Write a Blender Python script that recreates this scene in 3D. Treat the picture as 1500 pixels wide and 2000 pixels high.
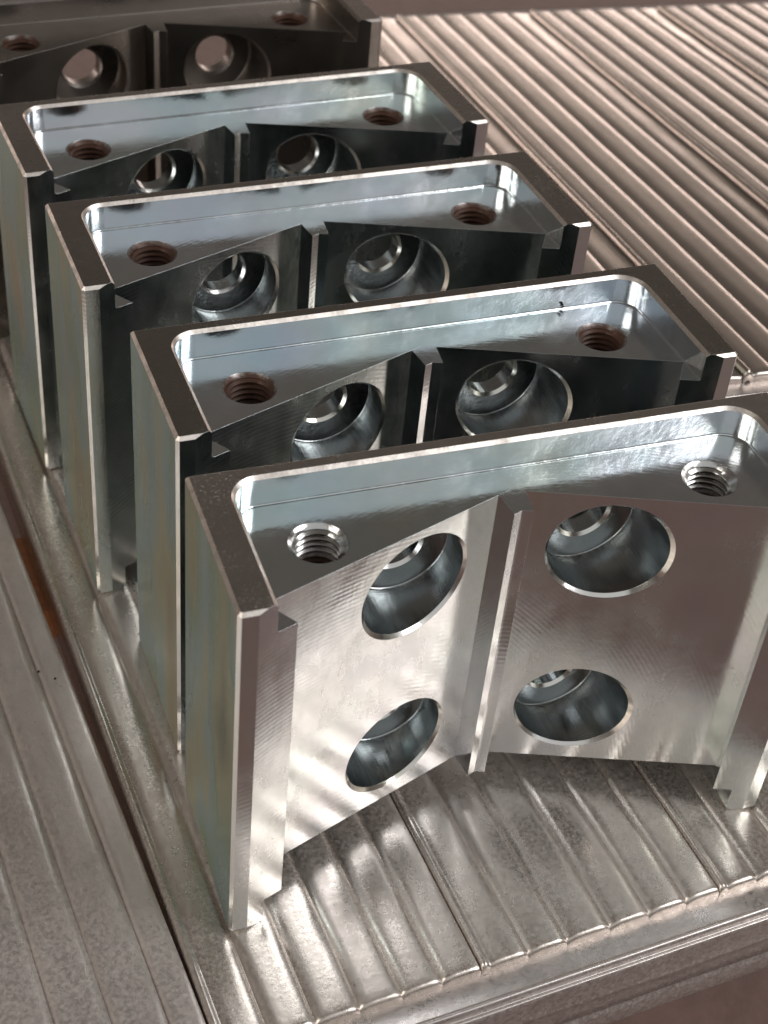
import bpy, bmesh, math, random
from mathutils import Vector, Matrix, noise

random.seed(7)
for o in list(bpy.data.objects):
    bpy.data.objects.remove(o, do_unlink=True)
scene = bpy.context.scene
COL = scene.collection
MM = 0.001

# ------------------------------------------------------------------ camera
cam_data = bpy.data.cameras.new('camera')
cam = bpy.data.objects.new('camera', cam_data)
COL.objects.link(cam)
ROWS = ((0.9421042188, -0.3251289288, 0.0820415776),
        (0.1507098918, 0.6291219513, 0.7625562923),
        (-0.2995432679, -0.7060430228, 0.6416985902))
rot = Matrix(ROWS).transposed().to_4x4()
cam.matrix_world = Matrix.Translation(Vector((-72.8976, -254.5130, 388.3339)) * MM) @ rot
cam_data.sensor_fit = 'VERTICAL'
cam_data.sensor_height = 36.0
cam_data.sensor_width = 27.0
cam_data.lens = 2968.27 / 2000.0 * 36.0
cam_data.clip_start = 0.01
cam_data.clip_end = 100.0
cam_data.dof.use_dof = True
cam_data.dof.focus_distance = 0.47
cam_data.dof.aperture_fstop = 20.0
scene.camera = cam

# ------------------------------------------------------------------ light
world = bpy.data.worlds.new('World')
scene.world = world
world.use_nodes = True
bg = world.node_tree.nodes['Background']
bg.inputs['Color'].default_value = (0.80, 0.70, 0.61, 1)
bg.inputs['Strength'].default_value = 0.105


def area_lamp(name, loc, target, sx, sy, watts, color):
    d = bpy.data.lights.new(name, 'AREA')
    d.shape = 'RECTANGLE'
    d.size, d.size_y = sx, sy
    d.energy = watts
    d.color = color
    ob = bpy.data.objects.new(name, d)
    COL.objects.link(ob)
    ob.location = loc
    ob.rotation_euler = (Vector(target) - Vector(loc)).to_track_quat('-Z', 'Y').to_euler()
    return ob


area_lamp('doorway_light', (0.15, -2.2, 2.0), (0.05, 0.1, 0.1), 4.6, 2.6, 13.5, (0.90, 0.96, 1.0))
area_lamp('side_window_light', (2.1, -1.05, 1.95), (0.05, 0.0, 0.05), 1.75, 1.6, 41.0, (0.97, 0.985, 1.0))
area_lamp('left_fill_light', (-2.3, -0.5, 1.3), (0.0, 0.15, 0.05), 1.6, 1.6, 22.0, (1.0, 0.96, 0.90))  # added fill, no known window: lifts the left faces and left deck
area_lamp('far_wall_light', (1.2, 3.6, 0.26), (0.2, 0.3, 0.1), 9.0, 0.42, 42.0, (1.0, 0.83, 0.76))
area_lamp('far_upper_fill_light', (1.2, 3.6, 0.95), (0.2, 0.3, 0.1), 9.0, 0.9, 4.0, (1.0, 0.84, 0.70))  # added dim band above the far light, brightens the fourth block's top

scene.view_settings.view_transform = 'Standard'
scene.view_settings.look = 'None'
scene.view_settings.exposure = 0.32
scene.view_settings.gamma = 1.0
scene.view_settings.use_curve_mapping = False
scene.cycles.max_bounces = 9
scene.cycles.glossy_bounces = 8
scene.cycles.diffuse_bounces = 3
scene.cycles.caustics_reflective = True
scene.cycles.sample_clamp_indirect = 6.0
scene.cycles.blur_glossy = 0.3
scene.cycles.use_denoising = True


# ------------------------------------------------------------------ material kit
class NT:
    def __init__(self, name):
        self.m = bpy.data.materials.new(name)
        self.m.use_nodes = True
        self.t = self.m.node_tree
        self.b = self.t.nodes['Principled BSDF']
        self.co = self.t.nodes.new('ShaderNodeTexCoord')

    def n(self, typ, **kw):
        nd = self.t.nodes.new(typ)
        for k, v in kw.items():
            if hasattr(nd, k):
                setattr(nd, k, v)
            else:
                nd.inputs[k].default_value = v
        return nd

    def l(self, a, b):
        self.t.links.new(a, b)

    def mapped(self, scale=(1, 1, 1), loc=(0, 0, 0), rot=(0, 0, 0), src='Object', rnd=0.0):
        mp = self.n('ShaderNodeMapping')
        mp.inputs['Scale'].default_value = scale
        mp.inputs['Location'].default_value = loc
        mp.inputs['Rotation'].default_value = rot
        self.l(self.co.outputs[src], mp.inputs['Vector'])
        if rnd:
            oi = self.n('ShaderNodeObjectInfo')
            mu = self.n('ShaderNodeMath', operation='MULTIPLY')
            mu.inputs[1].default_value = rnd
            self.l(oi.outputs['Random'], mu.inputs[0])
            ad = self.n('ShaderNodeVectorMath', operation='ADD')
            self.l(mp.outputs['Vector'], ad.inputs[0])
            self.l(mu.outputs[0], ad.inputs[1])
            return ad.outputs['Vector']
        return mp.outputs['Vector']

    def noise(self, vec, scale, detail=4.0, rough=0.55, dist=0.0):
        nd = self.n('ShaderNodeTexNoise')
        nd.inputs['Scale'].default_value = scale
        nd.inputs['Detail'].default_value = detail
        nd.inputs['Roughness'].default_value = rough
        nd.inputs['Distortion'].default_value = dist
        self.l(vec, nd.inputs['Vector'])
        return nd.outputs['Fac']

    def ramp(self, fac, stops, interp='LINEAR'):
        nd = self.n('ShaderNodeValToRGB')
        cr = nd.color_ramp
        cr.interpolation = interp
        while len(cr.elements) < len(stops):
            cr.elements.new(0.5)
        for e, (p, c) in zip(cr.elements, stops):
            e.position = p
            e.color = (c, c, c, 1) if isinstance(c, (int, float)) else (*c, 1)
        self.l(fac, nd.inputs['Fac'])
        return nd.outputs['Color']

    def mixc(self, fac, a, b, mode='MIX'):
        nd = self.n('ShaderNodeMix', data_type='RGBA', blend_type=mode)
        for val, idx in ((fac, 0), (a, 6), (b, 7)):
            if isinstance(val, (int, float)):
                nd.inputs[idx].default_value = val
            elif isinstance(val, tuple):
                nd.inputs[idx].default_value = (*val, 1)
            else:
                self.l(val, nd.inputs[idx])
        return nd.outputs[2]

    def maprange(self, v, a, b, c, d):
        nd = self.n('ShaderNodeMapRange')
        for i, x in enumerate((a, b, c, d)):
            nd.inputs[i + 1].default_value = x
        self.l(v, nd.inputs[0])
        return nd.outputs[0]

    def bump(self, h, dist, strength=1.0, normal=None):
        nd = self.n('ShaderNodeBump')
        nd.inputs['Distance'].default_value = dist
        nd.inputs['Strength'].default_value = strength
        self.l(h, nd.inputs['Height'])
        if normal is not None:
            self.l(normal, nd.inputs['Normal'])
        return nd.outputs['Normal']

    def bevel(self, r):
        nd = self.n('ShaderNodeBevel', samples=4)
        nd.inputs['Radius'].default_value = r
        return nd.outputs['Normal']

    def arcs(self, vec, centre, pitch, distortion=0.0):
        """fine concentric milling arcs round a far centre: height 0..1"""
        sb = self.n('ShaderNodeVectorMath', operation='SUBTRACT')
        sb.inputs[1].default_value = centre
        self.l(vec, sb.inputs[0])
        ln = self.n('ShaderNodeVectorMath', operation='LENGTH')
        self.l(sb.outputs['Vector'], ln.inputs[0])
        mu = self.n('ShaderNodeMath', operation='MULTIPLY')
        mu.inputs[1].default_value = 2 * math.pi / pitch
        self.l(ln.outputs['Value'], mu.inputs[0])
        sn = self.n('ShaderNodeMath', operation='SINE')
        self.l(mu.outputs[0], sn.inputs[0])
        return sn.outputs[0]

    def fin(self, color, metal, rough, normal=None):
        for val, key in ((color, 'Base Color'), (metal, 'Metallic'), (rough, 'Roughness')):
            if isinstance(val, (int, float)):
                self.b.inputs[key].default_value = val
            elif isinstance(val, tuple):
                self.b.inputs[key].default_value = (*val, 1)
            else:
                self.l(val, self.b.inputs[key])
        if normal is not None:
            self.l(normal, self.b.inputs['Normal'])
        return self.m


def mat_milled(name, tint_a, tint_b, r0, r1, centre, arc_amp, edge=0.00013, streak=(1, 1, 0.35), wave=0.00006):
    k = NT(name)
    v = k.mapped(rnd=3.0)
    n1 = k.noise(v, 24, 4, 0.6)
    n2 = k.noise(k.mapped(streak, rnd=5.0), 120, 5, 0.7)
    cl = k.noise(v, 30, 3, 0.6, 0.8)
    col = k.mixc(k.maprange(n1, 0.3, 0.7, 0, 1), tint_a, tint_b)
    # thin passivation film: faint yellow, green and violet drifts
    film = k.ramp(k.noise(v, 14, 2, 0.5, 0.5), [(0.30, (0.80, 0.78, 0.68)), (0.42, (0.74, 0.80, 0.78)), (0.52, (0.80, 0.80, 0.80)),
                                               (0.62, (0.78, 0.76, 0.82)), (0.72, (0.74, 0.80, 0.84))])
    col = k.mixc(0.55, col, film, 'MULTIPLY')
    col = k.mixc(0.0, col, (0, 0, 0))
    spk = k.noise(v, 900, 3, 0.6)
    col = k.mixc(k.maprange(spk, 0.66, 0.78, 0, 0.15), col, (0.25, 0.23, 0.21))
    smear = k.maprange(k.noise(k.mapped((1, 1, 0.6), rnd=8.0), 40, 3, 0.6, 0.6), 0.40, 0.80, 0, 0.14)
    col = k.mixc(smear, col, (0.42, 0.41, 0.39))
    a = k.arcs(k.co.outputs['Object'], centre, 0.0015)
    a2 = k.arcs(k.co.outputs['Object'], centre, 0.0062)
    a2 = k.maprange(a2, -1, 1, -0.5, 0.5)
    mo = k.n('ShaderNodeMath', operation='MULTIPLY')
    k.l(a, mo.inputs[0]); k.l(k.maprange(k.noise(v, 35, 3, 0.6), 0.35, 0.65, 0.1, 1.3), mo.inputs[1])
    rr = k.n('ShaderNodeMath', operation='MULTIPLY_ADD')
    k.l(cl, rr.inputs[0]); rr.inputs[1].default_value = 0.6
    k.l(k.maprange(n2, 0, 1, 0.0, 0.4), rr.inputs[2])
    ro = k.maprange(rr.outputs[0], 0.36, 0.64, r0, r1)
    nb = k.bevel(edge)
    nb = k.bump(mo.outputs[0], arc_amp, 1.0, nb)
    nb = k.bump(a2, arc_amp * 0.8, 1.0, nb)
    nb = k.bump(k.noise(v, 420, 3, 0.6), 0.00003, 1.0, nb)
    nb = k.bump(n2, wave, 1.0, nb)
    return k.fin(col, 1.0, ro, nb)


MAT = {}
# V faces and lands: bright face-milled zinc-plated steel with curved tool marks
MAT['face'] = mat_milled('milled_zinc_face', (0.90, 0.90, 0.88), (0.82, 0.86, 0.88), 0.12, 0.31, (0.02, 0.05, -0.02), 0.0000042)
# pocket walls and floors: smoother, bluish, with fine end-mill lines
MAT['pocket'] = mat_milled('milled_zinc_pocket', (0.76, 0.82, 0.85), (0.86, 0.87, 0.86), 0.09, 0.27, (0.09, -0.06, 0.12), 0.000003, streak=(0.5, 0.5, 0.5), wave=0.00016)
MAT['back'] = mat_milled('shaded_zinc_back', (0.32, 0.38, 0.38), (0.26, 0.30, 0.30), 0.08, 0.14, (0.3, 0.05, -0.3), 0.000001)  # same zinc, colour darkened to paint in the shade between blocks


def mat_chamfer():
    k = NT('bare_chamfer')
    v = k.mapped(rnd=3.0)
    n1 = k.noise(v, 160, 5, 0.7)
    col = k.mixc(k.maprange(n1, 0.42, 0.66, 0, 1), (0.86, 0.78, 0.71), (0.50, 0.45, 0.41))
    nb = k.bump(k.noise(v, 900, 3, 0.6), 0.00006, 1.0, k.bevel(0.0001))
    return k.fin(col, 1.0, k.maprange(n1, 0.3, 0.7, 0.26, 0.5), nb)


MAT['bright'] = mat_chamfer()
MAT['rim'] = mat_milled('turned_rim', (1.0, 0.95, 0.88), (0.95, 0.92, 0.88), 0.12, 0.24, (0.5, 0.5, 0.5), 0.000002, 0.0001)


def mat_top(name, c0, c1, dc):
    k = NT(name)
    v = k.mapped(rnd=3.0)
    n1 = k.noise(v, 60, 5, 0.65)
    col = k.mixc(k.maprange(n1, 0.3, 0.7, 0, 1), c0, c1)
    spk = k.noise(v, 1300, 2, 0.5)
    dust = k.maprange(spk, 0.56, 0.74, 0, 0.8)
    big = k.maprange(k.noise(v, 45, 3, 0.6), 0.45, 0.7, 0.05, 0.9)
    mu = k.n('ShaderNodeMath', operation='MULTIPLY')
    k.l(dust, mu.inputs[0]); k.l(big, mu.inputs[1])
    col = k.mixc(mu.outputs[0], col, dc)
    inv = k.maprange(mu.outputs[0], 0, 1, 1.0, 0.25)
    nb = k.bevel(0.00018)
    nb = k.bump(k.noise(v, 1500, 3, 0.7), 0.00003, 1.0, nb)
    return k.fin(col, inv, k.maprange(n1, 0.3, 0.7, 0.22, 0.36), nb)


MAT['top'] = mat_top('dusty_ground_top', (0.36, 0.33, 0.30), (0.23, 0.21, 0.19), (0.36, 0.33, 0.30))
MAT['top_worn'] = mat_top('worn_ground_top', (0.62, 0.58, 0.54), (0.40, 0.37, 0.34), (0.50, 0.46, 0.42))


def mat_side():
    """zinc plate with a yellow-green passivation film, streaked from top to bottom"""
    k = NT('passivated_side')
    v = k.mapped((1, 1.0, 0.28), rnd=4.0)
    n1 = k.noise(v, 34, 2, 0.4, 0.2)
    n2 = k.noise(k.mapped((1, 1, 0.25), rnd=9.0), 40, 2, 0.5)
    ad = k.n('ShaderNodeMath', operation='MULTIPLY_ADD')
    k.l(n2, ad.inputs[0]); ad.inputs[1].default_value = 0.55
    k.l(k.maprange(n1, 0, 1, -0.25, 0.7), ad.inputs[2])
    col = k.ramp(ad.outputs[0], [(0.20, (0.34, 0.37, 0.25)), (0.34, (0.68, 0.67, 0.44)), (0.44, (0.46, 0.64, 0.50)),
                                 (0.54, (0.50, 0.70, 0.74)), (0.64, (0.70, 0.69, 0.48)), (0.74, (0.66, 0.53, 0.38)), (0.85, (0.44, 0.52, 0.36))])
    col = k.mixc(0.3, col, (0.52, 0.58, 0.50))
    nb = k.bevel(0.0002)
    nb = k.bump(k.noise(k.mapped((1, 1, 0.05), rnd=2.0), 500, 2, 0.5), 0.00002, 1.0, nb)
    nb = k.bump(k.noise(k.mapped(rnd=2.0), 20, 2, 0.5), 0.00012, 1.0, nb)
    return k.fin(col, 0.8, k.maprange(n2, 0.3, 0.7, 0.20, 0.34), nb)


MAT['side'] = mat_side()


def mat_bore():
    k = NT('bored_zinc')
    v = k.mapped(rnd=3.0)
    n1 = k.noise(v, 60, 4, 0.6)
    # chatter: streaks along the bore axis
    st = k.noise(k.mapped((1, 0.06, 1), rnd=6.0), 560, 4, 0.65)
    col = k.mixc(k.maprange(n1, 0.3, 0.7, 0, 1), (0.38, 0.405, 0.41), (0.49, 0.505, 0.50))
    nb = k.bump(st, 0.00014, 1.0)
    wv = k.n('ShaderNodeTexWave', wave_type='BANDS', bands_direction='Y')
    wv.inputs['Scale'].default_value = 300
    wv.inputs['Distortion'].default_value = 1.5
    k.l(v, wv.inputs['Vector'])
    nb = k.bump(wv.outputs['Fac'], 0.00001, 1.0, nb)
    return k.fin(col, 1.0, k.maprange(st, 0.3, 0.7, 0.12, 0.26), nb)


MAT['bore'] = mat_bore()


def mat_thread(name, rust):
    k = NT(name)
    v = k.mapped(rnd=3.0)
    sx = k.n('ShaderNodeSeparateXYZ')
    k.l(k.co.outputs['Object'], sx.inputs['Vector'])
    n1 = k.noise(v, 300, 4, 0.65)
    dz = k.n('ShaderNodeMath', operation='MULTIPLY_ADD')
    k.l(n1, dz.inputs[0]); dz.inputs[1].default_value = 0.004
    k.l(sx.outputs['Z'], dz.inputs[2])
    # rust film: below a wavering depth in the hole
    fac = k.maprange(dz.outputs[0], -0.0085 + rust, -0.0055 + rust, 1, 0)
    rc = k.mixc(n1, (0.11, 0.05, 0.03), (0.035, 0.017, 0.012))
    col = k.mixc(fac, (0.66, 0.65, 0.63), rc)
    return k.fin(col, k.maprange(fac, 0, 1, 1.0, 0.25), k.maprange(fac, 0, 1, 0.2, 0.45), k.bump(n1, 0.0001))


MAT['thread'] = mat_thread('bright_thread', 0.0)
MAT['thread_rust'] = mat_thread('rusty_thread', 0.0097)


def mat_raw(name, c0, c1, r0, r1):
    k = NT(name)
    v = k.mapped(rnd=3.0)
    n1 = k.noise(v, 45, 4, 0.6)
    col = k.mixc(k.maprange(n1, 0.3, 0.7, 0, 1), c0, c1)
    nb = k.bevel(0.0002)
    nb = k.bump(k.arcs(k.co.outputs['Object'], (0.02, 0.05, -0.02), 0.0011), 0.000003, 1.0, nb)
    return k.fin(col, 1.0, k.maprange(n1, 0.3, 0.7, r0, r1), nb)


MAT['raw'] = mat_raw('unplated_steel', (0.36, 0.32, 0.29), (0.27, 0.24, 0.22), 0.24, 0.38)


def mat_deck(name, c0, c1, dirt, metal, r0, r1, wav, pit, dust=0.0):
    k = NT(name)
    v = k.mapped(rnd=2.0)
    vs = k.mapped((1, 0.12, 1), rnd=2.0)
    n1 = k.noise(v, 16, 4, 0.6)
    n2 = k.noise(vs, 130, 4, 0.6)
    col = k.mixc(k.maprange(n1, 0.3, 0.7, 0, 1), c0, c1)
    sm = k.noise(v, 210, 6, 0.75)
    col = k.mixc(k.maprange(sm, 0.45, 0.78, 0, 0.3), col, dirt)
    pt = k.noise(v, 1150, 2, 0.5)
    pm = k.maprange(pt, 0.70, 0.76, 0, 0.75)
    col = k.mixc(pm, col, (0.12, 0.09, 0.07))
    ds = k.maprange(k.noise(v, 700, 5, 0.8), 0.40, 0.68, 0, dust)
    col = k.mixc(ds, col, (0.58, 0.50, 0.445))
    sub = k.n('ShaderNodeMath', operation='SUBTRACT')
    sub.inputs[0].default_value = metal
    k.l(ds, sub.inputs[1])
    ad = k.n('ShaderNodeMath', operation='MULTIPLY_ADD')
    k.l(n2, ad.inputs[0]); ad.inputs[1].default_value = 0.5
    k.l(k.maprange(sm, 0, 1, 0.0, 0.5), ad.inputs[2])
    ro = k.maprange(ad.outputs[0], 0.35, 0.65, r0, r1)
    nb = k.bump(k.noise(v, 30, 3, 0.5), wav, 1.0)
    nb = k.bump(k.noise(v, 380, 4, 0.65), pit, 1.0, nb)
    nb = k.bump(n2, pit * 1.2, 1.0, nb)
    return k.fin(col, sub.outputs[0], ro, nb)


MAT['deck'] = mat_deck('worn_sheet_metal', (0.72, 0.64, 0.575), (0.60, 0.535, 0.48), (0.30, 0.245, 0.205), 0.90, 0.20, 0.38, 0.00012, 0.00008, 0.42)
MAT['deck_far'] = mat_deck('satin_sheet_metal', (0.60, 0.53, 0.48), (0.49, 0.435, 0.39), (0.42, 0.365, 0.32), 0.96, 0.20, 0.27, 0.00010, 0.000012, 0.08)
MAT['deck_dusty'] = mat_deck('dusty_sheet_metal', (0.66, 0.59, 0.55), (0.54, 0.485, 0.455), (0.26, 0.22, 0.19), 0.75, 0.28, 0.46, 0.00015, 0.00009, 0.5)
MAT['rail'] = mat_deck('rail_sheet_metal', (0.62, 0.57, 0.54), (0.52, 0.47, 0.45), (0.28, 0.235, 0.21), 0.88, 0.22, 0.38, 0.0003, 0.00008, 0.5)


def mat_floor():
    k = NT('brown_floor')
    v = k.mapped()
    n1 = k.noise(v, 6, 5, 0.65)
    n2 = k.noise(v, 90, 5, 0.7)
    col = k.mixc(k.maprange(n1, 0.3, 0.7, 0, 1), (0.20, 0.118, 0.096), (0.15, 0.09, 0.074))
    col = k.mixc(k.maprange(n2, 0.4, 0.75, 0, 0.5), col, (0.085, 0.055, 0.045))
    return k.fin(col, 0.0, 0.6, k.bump(n2, 0.0006))


MAT['floor'] = mat_floor()


def mat_wood():
    k = NT('orange_wood')
    v = k.mapped((1, 8, 8))
    n1 = k.noise(v, 40, 5, 0.6)
    col = k.mixc(k.maprange(n1, 0.3, 0.7, 0, 1), (0.85, 0.40, 0.16), (0.68, 0.30, 0.11))
    return k.fin(col, 0.0, 0.55, k.bump(n1, 0.0003))


MAT['wood'] = mat_wood()

k = NT('black_swarf')
MAT['chip'] = k.fin((0.015, 0.013, 0.012), 0.6, 0.4)


# ------------------------------------------------------------------ mesh kit
def mesh_from(name, verts, faces, mats, smooth=False, idx=None, scale=MM):
    me = bpy.data.meshes.new(name)
    me.from_pydata([(x * scale, y * scale, z * scale) for x, y, z in verts], [], faces)
    for m in mats:
        me.materials.append(m)
    if idx:
        me.polygons.foreach_set('material_index', idx)
    if smooth:
        me.polygons.foreach_set('use_smooth', [True] * len(me.polygons))
    me.update()
    return me


def link(name, me, parent=None):
    ob = bpy.data.objects.new(name, me)
    COL.objects.link(ob)
    if parent is not None:
        ob.parent = parent
    return ob


def tag(ob, label, cat, group=None):
    ob['label'] = label
    ob['category'] = cat
    if group:
        ob['group'] = group
    return ob


def prism_rings(rings):
    """closed solid lofted through equal-length rings of (x,y,z), mm"""
    v, f = [], []
    n = len(rings[0])
    for r in rings:
        v += r
    for j in range(len(rings) - 1):
        for i in range(n):
            a, b = j * n + i, j * n + (i + 1) % n
            f.append((a, b, b + n, a + n))
    f.append(tuple(reversed(range(n))))
    f.append(tuple((len(rings) - 1) * n + i for i in range(n)))
    return v, f


def cylinder_y(cx, cz, r, y0, y1, n=64):
    ring = lambda y: [(cx + r * math.cos(-t * 2 * math.pi / n), y, cz + r * math.sin(-t * 2 * math.pi / n)) for t in range(n)]
    return prism_rings([ring(y0), ring(y1)])


def cylinder_z(cx, cy, r, z0, z1, n=64):
    ring = lambda z: [(cx + r * math.cos(t * 2 * math.pi / n), cy + r * math.sin(t * 2 * math.pi / n), z) for t in range(n)]
    return prism_rings([ring(z0), ring(z1)])


# ------------------------------------------------------------------ setting
fv = [(-6000, -6000, -250), (6000, -6000, -250), (6000, 6000, -250), (-6000, 6000, -250)]
floor = link('floor', mesh_from('floor', fv, [(0, 1, 2, 3)], [MAT['floor']]))
floor['kind'] = 'structure'


def rib_profile(cuts, depth, power, bead, bw=1.0):
    """cross-section of one roll-formed plank: list of (u, z); cuts are the groove positions"""
    pts = []
    u0 = cuts[0]
    # folded-down left flank and rounded shoulder
    pts += [(u0, -22.0), (u0, -6.0), (u0, -1.6), (u0 + 0.12, -0.95), (u0 + 0.45 * bw, -0.4 + bead * 0.6), (u0 + 0.9 * bw, -0.12 + bead * 0.92),
            (u0 + 1.4 * bw, 0.0 + bead), (u0 + 1.9 * bw, -0.1 + bead * 0.85), (u0 + 2.5 * bw, -0.55 + bead * 0.2), (u0 + 3.0 * bw, -0.75)]
    for c in range(len(cuts) - 1):
        a, b = cuts[c], cuts[c + 1]
        if c == 0:
            a = a + 3.0 * bw
        N = 14
        for i in range(N + 1):
            t = i / N
            # denser towards the groove
            t = 0.5 - 0.5 * math.cos(math.pi * t)
            s = abs(2 * t - 1)
            z = -0.25 - depth * s ** power
            if c == 0 and i == 0:
                continue
            if c > 0 and i == 0:
                continue
            if c == 0 and t < 0.5:
                z = -0.25 - 0.6 * s ** power
            if c == len(cuts) - 2 and t > 0.5:
                z = -0.25 - 0.5 * s ** power
            if c == len(cuts) - 2 and bead > 1:
                z = -0.3 - 1.1 * t - (0.9 * s ** power if t < 0.5 else 0.0)
            pts.append((a + (b - a) * t, z))
    u1 = cuts[-1]
    pts += [(u1 + 0.25, -1.0), (u1 + 0.4, -1.6), (u1 + 0.4, -22.0)]
    return pts


def make_plank(cuts, length, depth, power, bead, mat, seed, wav=0.25, nv=70, roll=True):
    prof = rib_profile(cuts, depth, power, bead, 1.5 if bead > 1 else 1.0)
    vs = []
    if roll:   # rolled-over front edge, seen as the scalloped bright rim
        R = 1.8
        for i in range(7):
            a = math.pi / 2 * i / 6
            vs.append((R - R * math.sin(math.pi / 2 - a) if False else R * (1 - math.cos(math.pi / 2 - (math.pi / 2 - a))) * 0, 0))
        vs = [(0.0, -4.5), (0.0, -1.8)]
        for i in range(1, 7):
            a = math.pi / 2 * i / 6
            vs.append((R - R * math.cos(a), -R + R * math.sin(a)))
    else:
        vs = [(0.0, 0.0)]
    v_start = vs[-1][0]
    for i in range(1, nv + 1):
        t = i / nv
        vs.append((v_start + (length - v_start) * t ** 1.25, 0.0))
    verts, faces = [], []
    n = len(prof)
    for (v, dz) in vs:
        for (u, z) in prof:
            if z > -5:
                w = noise.noise(Vector((u * 0.05, v * 0.022, seed * 7.3))) * wav
                w += noise.noise(Vector((u * 0.16, v * 0.05, seed * 3.1 + 9))) * wav * 0.5
                w = w - wav * 0.7
                z2 = z * (1.0 + 0.25 * noise.noise(Vector((u * 0.07, v * 0.03, seed + 4.0)))) + w + dz
            else:
                z2 = z
            verts.append((u, v, z2))
    for j in range(len(vs) - 1):
        for i in range(n - 1):
            a = j * n + i
            faces.append((a, a + 1, a + 1 + n, a + n))
    return mesh_from('plank', verts, faces, [mat], smooth=True)


def make_rail(u0, u1, mat, seed):
    """front rail under the plank ends: ledge, rolled lip, second lip and creased face"""
    prof = [(3.0, -4.6), (-3.0, -4.7), (-7.4, -4.8), (-7.9, -4.6), (-8.3, -4.1), (-8.8, -3.85), (-9.3, -4.0), (-9.7, -4.5),
            (-9.85, -5.4), (-10.1, -6.4), (-10.5, -6.6), (-10.9, -6.2), (-11.3, -6.15), (-11.6, -6.5), (-11.75, -7.2),
            (-11.8, -9.0), (-11.9, -15.5), (-12.1, -16.4), (-12.35, -16.9), (-12.25, -17.5), (-11.9, -18.4), (-11.8, -22.0), (-11.7, -26.4),
            (-11.2, -27.0), (-10.9, -27.6), (-11.0, -28.6), (-11.6, -29.2), (-11.8, -30.0), (-11.9, -36.6), (-11.6, -37.4), (-10.8, -37.6), (-2.0, -37.6)]
    verts, faces = [], []
    N = 90
    for j in range(N + 1):
        u = u0 + (u1 - u0) * j / N
        for (v, z) in prof:
            w = noise.noise(Vector((u * 0.03, z * 0.08, seed))) * (0.35 if z < -7 else 0.08)
            verts.append((u, v + w, z + (w * 0.3 if z > -7 else 0)))
    n = len(prof)
    for j in range(N):
        for i in range(n - 1):
            a = j * n + i
            faces.append((a, a + 1, a + 1 + n, a + n))
    return mesh_from('rail', verts, faces, [mat], smooth=True)


def make_tray(name, matrix, planks, length, depth, power, bead, mat, rail, seed, wav, label):
    root = bpy.data.objects.new(name, None)
    root.empty_display_size = 0.02
    COL.objects.link(root)
    root.matrix_world = matrix
    tag(root, label, 'metal deck', 'ribbed sheet metal decks')
    for i, cuts in enumerate(planks):
        link('plank', make_plank(cuts, length, depth, power, bead, mat, seed + i, wav), root)
    if rail:
        link('rail', make_rail(rail[0], rail[1], MAT['rail'], seed), root)
    return root


def frame(origin, yaw, pitch=0.0):
    return Matrix.Translation(Vector(origin) * MM) @ Matrix.Rotation(yaw, 4, 'Z') @ Matrix.Rotation(pitch, 4, 'X')


near_planks = [[-81.0, -66.0, -52.3, -38.8, -25.5, -12.6, -0.6], [0, 15.8, 29.0, 44.0, 57.9, 71.6, 83.2], [83.8, 98.0, 112.0, 126, 140, 154, 167]]
make_tray('ribbed_deck', frame((68.7, -31.8, 0.25), 0.067), near_planks, 440, 1.6, 4.5, 0.25, MAT['deck'], (-92, 172), 3, 0.10,
          'worn ribbed sheet metal deck that the steel blocks stand on')
pw = 15.45
far_planks = [[-93.0 + j * 92.7 + q * pw for q in range(6)] + [-93.0 + j * 92.7 + 91.6] for j in range(5)]
random.seed(11)
far_planks = [[c[0]] + [q + random.uniform(-0.7, 0.7) for q in c[1:-1]] + [c[-1]] for c in far_planks]
far_planks[0] = far_planks[0][3:]
far_deck = make_tray('ribbed_deck', frame((254.3, 163.3, 51.7), -0.045, -0.0997), far_planks, 474, 1.35, 4.5, 1.4, MAT['deck_far'], (-48, 380), 21, 0.12,
          'pinkish ribbed metal deck to the right, behind the blocks')
rear_rail = link('rail', make_rail(-48, 380, MAT['rail'], 33), far_deck)
rear_rail.location = (332 * MM, 474.5 * MM, 1.5 * MM)
rear_rail.rotation_euler = (0, 0, math.pi)
lp = 14.9
left_planks = [[-9.2 - 5 * lp - 0.3, -9.2 - 4 * lp, -9.2 - 3 * lp, -9.2 - 2 * lp, -9.2 - lp, -9.2, 0.0],
               [-90.3 - 5 * lp, -90.3 - 4 * lp, -90.3 - 3 * lp, -90.3 - 2 * lp, -90.3 - lp, -84.4]]
make_tray('ribbed_deck', frame((-16.3 + 9.4, -100, 0.0), 0.093), left_planks, 640, 1.5, 8.0, 0.1, MAT['deck_dusty'], None, 40, 0.15,
          'dusty grey ribbed metal deck left of the narrow gap')

# batten lying in the gap under the decks
bv, bf = prism_rings([[(-45, 180, -45), (15, 180, -45), (15, 225, -45), (-45, 225, -45)], [(-45, 180, -30), (15, 180, -30), (15, 225, -30), (-45, 225, -30)]])
bat = link('wooden_batten', mesh_from('wooden_batten', bv, bf, [MAT['wood']]))
tag(bat, 'orange brown wooden batten glimpsed down in the gap between the decks', 'batten')

# ------------------------------------------------------------------ the machined block
L, D, H = 180.0, 55.71, 130.93
P, B_, TH = 10.0, 5.44, 0.3399
TA = math.tan(TH)
BX, BY = 16.79, 4.01
VX, VY = 10.82, 12.56
W = 10.75
CH = 0.98
BORES = ((59.65, 33.2), (59.65, 100.0), (L - 59.65, 33.2), (L - 59.65, 100.0))
THREADS = ((30.63, 31.85), (L - 30.63, 31.85))
BORE_R, BORE_C, BORE_Y, PIN_R = 17.0, 1.0, 48.3, 8.3
vy = lambda x: VY + (min(x, L - x) - VX) * TA


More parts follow.
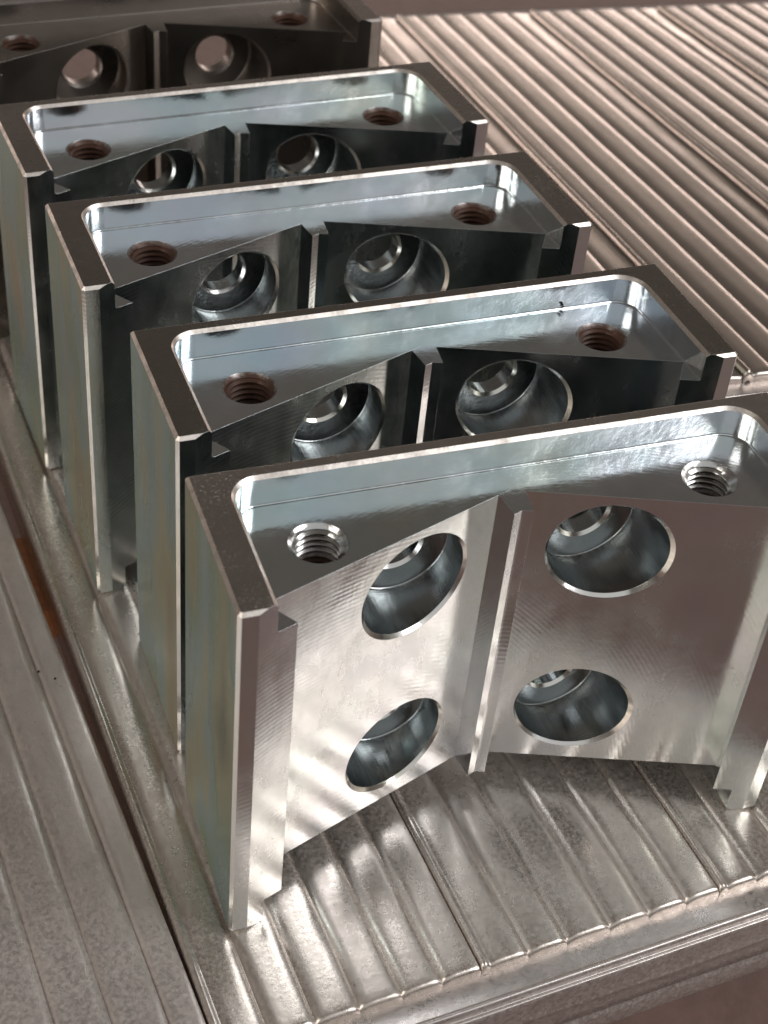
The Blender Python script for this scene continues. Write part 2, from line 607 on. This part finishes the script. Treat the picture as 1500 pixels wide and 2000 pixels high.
def temp(verts, faces):
    me = mesh_from('temp', verts, faces, [])
    bm = bmesh.new(); bm.from_mesh(me)
    bmesh.ops.recalc_face_normals(bm, faces=bm.faces)
    bm.to_mesh(me); bm.free()
    return link('temp', me)


def boolean(target, cutter, op):
    md = target.modifiers.new('b', 'BOOLEAN')
    md.operation, md.solver, md.object = op, 'EXACT', cutter
    bpy.context.view_layer.update()
    dg = bpy.context.evaluated_depsgraph_get()
    me = bpy.data.meshes.new_from_object(target.evaluated_get(dg))
    target.modifiers.clear()
    target.data = me
    bpy.data.objects.remove(cutter, do_unlink=True)


prof = [(0, -2), (B_, -2), (B_, 0), (BX, BY), (VX, VY), (L / 2, vy(L / 2)), (L - VX, VY), (L - BX, BY), (L - B_, 0), (L - B_, -2), (L, -2), (L + 2, -2), (L + 2, D + 2), (-2, D + 2), (-2, -2)]
body_tmp = temp(*prism_rings([[(x, y, -2) for x, y in prof], [(x, y, H + 2) for x, y in prof]]))


def chamfered_outline(ins):
    c = CH
    e = ins
    return [(e, c + e * 0.4), (c + e * 0.4, e), (L - c - e * 0.4, e), (L - e, c + e * 0.4), (L - e, D - c * 0.6 - e * 0.4), (L - c * 0.6 - e * 0.4, D - e), (c * 0.6 + e * 0.4, D - e), (e, D - c * 0.6 - e * 0.4)]


box = [[(x, y, z) for x, y in chamfered_outline(i)] for z, i in ((0, CH), (CH, 0), (H - CH, 0), (H, CH))]
boolean(body_tmp, temp(*prism_rings(box)), 'INTERSECT')


def pocket_outline(off, r=8.0, n=28):
    x0, x1, yb = W - off, L - W + off, 50.3 + off
    rr = r + off
    pts = [(x0, -20), (x1, -20)]
    for i in range(n + 1):
        a = math.pi / 2 * i / n
        pts.append((x1 - rr + rr * math.cos(a), yb - rr + rr * math.sin(a)))
    for i in range(n + 1):
        a = math.pi / 2 + math.pi / 2 * i / n
        pts.append((x0 + rr + rr * math.cos(a), yb - rr + rr * math.sin(a)))
    return pts


fil = 0.7
levels = [(0.0, -fil)] + [(fil - fil * math.cos(a), -fil + fil * math.sin(a)) for a in (math.pi / 6, math.pi / 3, math.pi / 2)]
ring = [(H - P + z, o) for z, o in levels] + [(H - 1.05, 0.0), (H + 1.0, 2.05)]
boolean(body_tmp, temp(*prism_rings([[(x, y, z) for x, y in pocket_outline(o)] for z, o in ring])), 'DIFFERENCE')
ring_b = [(-1.0, 2.05), (1.05, 0.0)] + [(P - z, o) for z, o in reversed(levels)]
boolean(body_tmp, temp(*prism_rings([[(x, y, z) for x, y in pocket_outline(o)] for z, o in ring_b])), 'DIFFERENCE')
for (cx, cz) in BORES:
    boolean(body_tmp, temp(*cylinder_y(cx, cz, BORE_R + BORE_C, -5, BORE_Y + 0.02)), 'DIFFERENCE')
    boolean(body_tmp, temp(*cylinder_y(cx, cz, PIN_R + 1.0, 40, D + 5, 48)), 'DIFFERENCE')
for (cx, cy) in THREADS:
    boolean(body_tmp, temp(*cylinder_z(cx, cy, 8.3, H - P - 26, H + 5, 64)), 'DIFFERENCE')

body_me = body_tmp.data
body_me.name = 'body'
body_me.materials.clear()
for key in ('face', 'pocket', 'top', 'side', 'bright', 'back'):
    body_me.materials.append(MAT[key])
for p in body_me.polygons:
    n, c = p.normal, p.center / MM
    i = 1
    if abs(n.z) > 0.9 and (c.z > H - 0.3 or c.z < 0.3):
        i = 2
    elif abs(n.x) > 0.95 and (c.x < 0.2 or c.x > L - 0.2):
        i = 3
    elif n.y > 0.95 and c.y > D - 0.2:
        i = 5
    elif n.z > 0.5 and c.z > H - 1.3:
        i = 4
    elif abs(n.z) < 0.1 and n.y < -0.7 and c.y < 43:
        i = 0
    elif abs(n.z) < 0.1 and (c.x < 1.2 or c.x > L - 1.2):
        i = 4
    p.material_index = i
    # rounded pocket corners and their floor fillet are smooth
    p.use_smooth = False
bm = bmesh.new(); bm.from_mesh(body_me)
for f in bm.faces:
    c = f.calc_center_median() / MM
    if (c.z > H - P - 0.1 or c.z < P + 0.1) and 10.6 < c.x < L - 10.6 and c.y > 38 and abs(f.normal.z) < 0.98 and f.normal.y > -0.99999 and f.normal.y < 0.9:
        f.smooth = True
for e in bm.edges:
    if len(e.link_faces) == 2:
        if e.calc_face_angle(3.0) > math.radians(25):
            e.smooth = False
bm.to_mesh(body_me); bm.free()
bpy.data.objects.remove(body_tmp, do_unlink=True)


def bore_mesh(cx, cz, n=72):
    """lining of one counterbore: oblique chamfer, bore, floor and through hole"""
    rings = []
    add = lambda fn: rings.append([fn(2 * math.pi * t / n) for t in range(n)])
    side = 1 if cx < L / 2 else -1
    vplane = lambda x: VY + ((x if side > 0 else L - x) - VX) * TA
    pt = lambda r, a: (cx + r * math.cos(a), cz + r * math.sin(a))

    def on_plane(r, dy):
        def f(a):
            x, z = pt(r, a)
            return (x, vplane(x) + dy, z)
        return f
    add(on_plane(BORE_R + BORE_C, 0.0))
    add(on_plane(BORE_R, 1.0))
    at = lambda r, y: (lambda a: (pt(r, a)[0], y, pt(r, a)[1]))
    add(at(BORE_R, 44.0))
    add(at(BORE_R, BORE_Y - 0.75))
    add(at(BORE_R - 0.12, BORE_Y - 0.4))
    add(at(BORE_R - 0.4, BORE_Y - 0.12))
    add(at(BORE_R - 0.75, BORE_Y - 0.03))
    add(at(PIN_R + 1.0, BORE_Y - 0.03))
    add(at(PIN_R, BORE_Y + 0.95))
    add(at(PIN_R, D - 0.5))
    add(at(PIN_R + 0.99, D - 0.01))
    v = [p for r in rings for p in r]
    # object origin on the bore axis at the face
    o = (cx, vplane(cx), cz)
    v = [(a - o[0], b - o[1], c - o[2]) for a, b, c in v]
    f, idx = [], []
    for j in range(len(rings) - 1):
        for i in range(n):
            a, b = j * n + i, j * n + (i + 1) % n
            f.append((a, a + n, b + n, b))
            idx.append(1 if j in (0, 7, 9) else 0)
    me = mesh_from('counterbore', v, f, [MAT['bore'], MAT['rim']], smooth=True, idx=idx)
    bm = bmesh.new(); bm.from_mesh(me)
    bmesh.ops.recalc_face_normals(bm, faces=bm.faces)
    if min(bm.faces, key=lambda q: (q.calc_center_median() - Vector((0, 0.010, BORE_R * MM))).length).normal.z > 0:
        bmesh.ops.reverse_faces(bm, faces=bm.faces)
    for e in bm.edges:
        if len(e.link_faces) == 2 and e.calc_face_angle(0) > math.radians(28):
            e.smooth = False
    bm.to_mesh(me); bm.free()
    return me, o


def thread_mesh(mat, n=64, pitch=2.0, depth=24.0):
    rmaj, rmin, rch = 7.05, 6.05, 8.2
    rows = [(0.0, rmin), (0.10, rmin), (0.42, rmaj - 0.02), (0.50, rmaj), (0.58, rmaj - 0.02), (0.90, rmin)]
    turns = int(depth / pitch)
    v, f = [], []
    seq = []
    for k in range(-2, turns):
        for (s, r) in rows:
            seq.append((k + s, r))
    for (s, r) in seq:
        for i in range(n + 1):
            a = 2 * math.pi * i / n
            z = -(s + i / n) * pitch
            z = min(z, 0.0)
            rr = max(r, rch + z * 1.0)
            v.append((rr * math.cos(a), rr * math.sin(a), z))
    m = n + 1
    for j in range(len(seq) - 1):
        for i in range(n):
            a = j * m + i
            f.append((a, a + m, a + m + 1, a + 1))
    me = mesh_from('threaded_hole', v, f, [mat], smooth=False)
    bm = bmesh.new(); bm.from_mesh(me)
    bmesh.ops.dissolve_degenerate(bm, dist=1e-7, edges=bm.edges)
    for q in bm.faces:
        q.smooth = True
        cc = q.calc_center_median()
        if q.normal.x * cc.x + q.normal.y * cc.y > 0:
            q.normal_flip()
    for e in bm.edges:
        if len(e.link_faces) == 2 and e.calc_face_angle(0) > math.radians(30):
            e.smooth = False
    bm.to_mesh(me); bm.free()
    return me


def rib_mesh():
    r, rf = 4.15, 2.95
    c = L / 2
    pr = [(c - r, vy(c - r)), (c - rf, 30.28), (c - 0.35, 31.2), (c + 0.35, 31.2), (c + rf, 30.28), (c + r, vy(c + r)), (c, vy(c) - 0.003)]
    v, f = prism_rings([[(x - c, y - 30, z - P) for x, y in pr] for z in (P + 0.003, H - P - 0.003)])
    me = mesh_from('rib', v, f, [MAT['face'], MAT['pocket']])
    for p in me.polygons:
        p.material_index = 1 if abs(p.normal.z) > 0.9 or abs(p.normal.x) > 0.9 else 0
    bm = bmesh.new(); bm.from_mesh(me)
    bmesh.ops.recalc_face_normals(bm, faces=bm.faces)
    bm.to_mesh(me); bm.free()
    return me, (c, 30, P)


bores = [bore_mesh(*q) for q in BORES]
thr_bright, thr_rusty = thread_mesh(MAT['thread']), thread_mesh(MAT['thread_rust'])
rib_me, rib_o = rib_mesh()


def override(ob, mat):
    for s in range(len(ob.material_slots)):
        ob.material_slots[s].link = 'OBJECT'
        ob.material_slots[s].material = mat


def make_block(loc, yaw, label, rusty, raw):
    root = bpy.data.objects.new('steel_block', None)
    root.empty_display_size = 0.02
    COL.objects.link(root)
    root.location = Vector(loc) * MM
    root.rotation_euler = (0, 0, yaw)
    tag(root, label, 'steel block', 'machined steel blocks in a row')
    kids = [link('body', body_me, root)]
    rb = link('rib', rib_me, root); rb.location = Vector(rib_o) * MM; kids.append(rb)
    for me, o in bores:
        q = link('counterbore', me, root); q.location = Vector(o) * MM; kids.append(q)
    if raw:
        for q in kids:
            override(q, MAT['raw'])
    for (x, y) in THREADS:
        q = link('threaded_hole', thr_rusty if rusty else thr_bright, root)
        q.location = Vector((x, y, H - P + 0.003)) * MM
        if rusty:
            q['label'] = 'rusty brown threaded hole'
    return root


near = make_block((0, 0, 0), 0.0, 'nearest bright steel block with shiny threaded holes, in front of all the others', False, False)
near_body = [q for q in near.children if q.name.startswith('body')][0]
near_body.material_slots[2].link = 'OBJECT'
near_body.material_slots[2].material = MAT['top_worn']
make_block((1.34, 71.39, 0), 0.0222, 'second steel block from the front, with a tiny black chip in its top pocket', True, False)
make_block((-9.57, 152.33, 0), 0.0409, 'third steel block from the front, middle of the row of five', True, False)
make_block((-15.61, 228.19, 0), 0.0703, 'fourth steel block from the front, just before the dull dark block', True, False)
make_block((-25.06, 325.12, 0), 0.081, 'dull dark unplated steel block at the far end of the row', True, True)

# tiny swarf chip on the second block's pocket wall
cv, cf = [], []
random.seed(3)
for (ox, oz, s) in ((0, 0, 1.0), (0.8, -1.5, 0.8)):
    base = len(cv)
    for (x, y, z) in ((-.9, -.3, -.3), (.9, -.35, -.25), (.8, .3, -.35), (-.8, .3, -.2), (-.6, -.2, .5), (.5, -.3, .45), (.9, .3, .3), (-.5, .25, .4)):
        cv.append((ox + x * s * random.uniform(.7, 1.2), y * s, oz + z * s * random.uniform(.7, 1.3)))
    cf += [tuple(base + i for i in q) for q in ((3, 2, 1, 0), (4, 5, 6, 7), (0, 1, 5, 4), (1, 2, 6, 5), (2, 3, 7, 6), (3, 0, 4, 7))]
chip = link('metal_chip', mesh_from('metal_chip', cv, cf, [MAT['chip']]))
chip.location = Vector((1.34 + 142.0, 71.39 + 53.0, H - P + 2.2)) * MM
chip.rotation_euler = (0, 0, 0.02)
chip.scale = (0.75, 0.75, 0.75)
tag(chip, 'tiny black metal chip on the pocket wall of the second block', 'metal chip')

# crumbs lying about, as in the photograph
ico_v = [(-.6, -.5, 0), (.55, -.6, 0), (.7, .4, 0), (-.3, .7, 0), (-.35, -.3, .7), (.4, -.35, .6), (.35, .35, .75), (-.3, .3, .55)]
ico_f = [(3, 2, 1, 0), (4, 5, 6, 7), (0, 1, 5, 4), (1, 2, 6, 5), (2, 3, 7, 6), (3, 0, 4, 7)]
crumb_me = mesh_from('crumb', ico_v, ico_f, [MAT['chip']])
for (x, y, z, sc_, lab) in ((-16.9, 165.1, -0.6, 0.9, 'dark crumb on the narrow deck rim left of the third block'),
                            (-36.5, 119.8, -0.1, 0.75, 'upper of two dark crumbs on the dusty left deck'),
                            (-31.6, 115.3, -0.1, 0.65, 'lower of two dark crumbs on the dusty left deck')):
    q = link('crumb', crumb_me)
    q.location = (x * MM, y * MM, z * MM)
    q.scale = (sc_, sc_, sc_)
    q.rotation_euler = (0, 0, x)
    tag(q, lab, 'crumb')
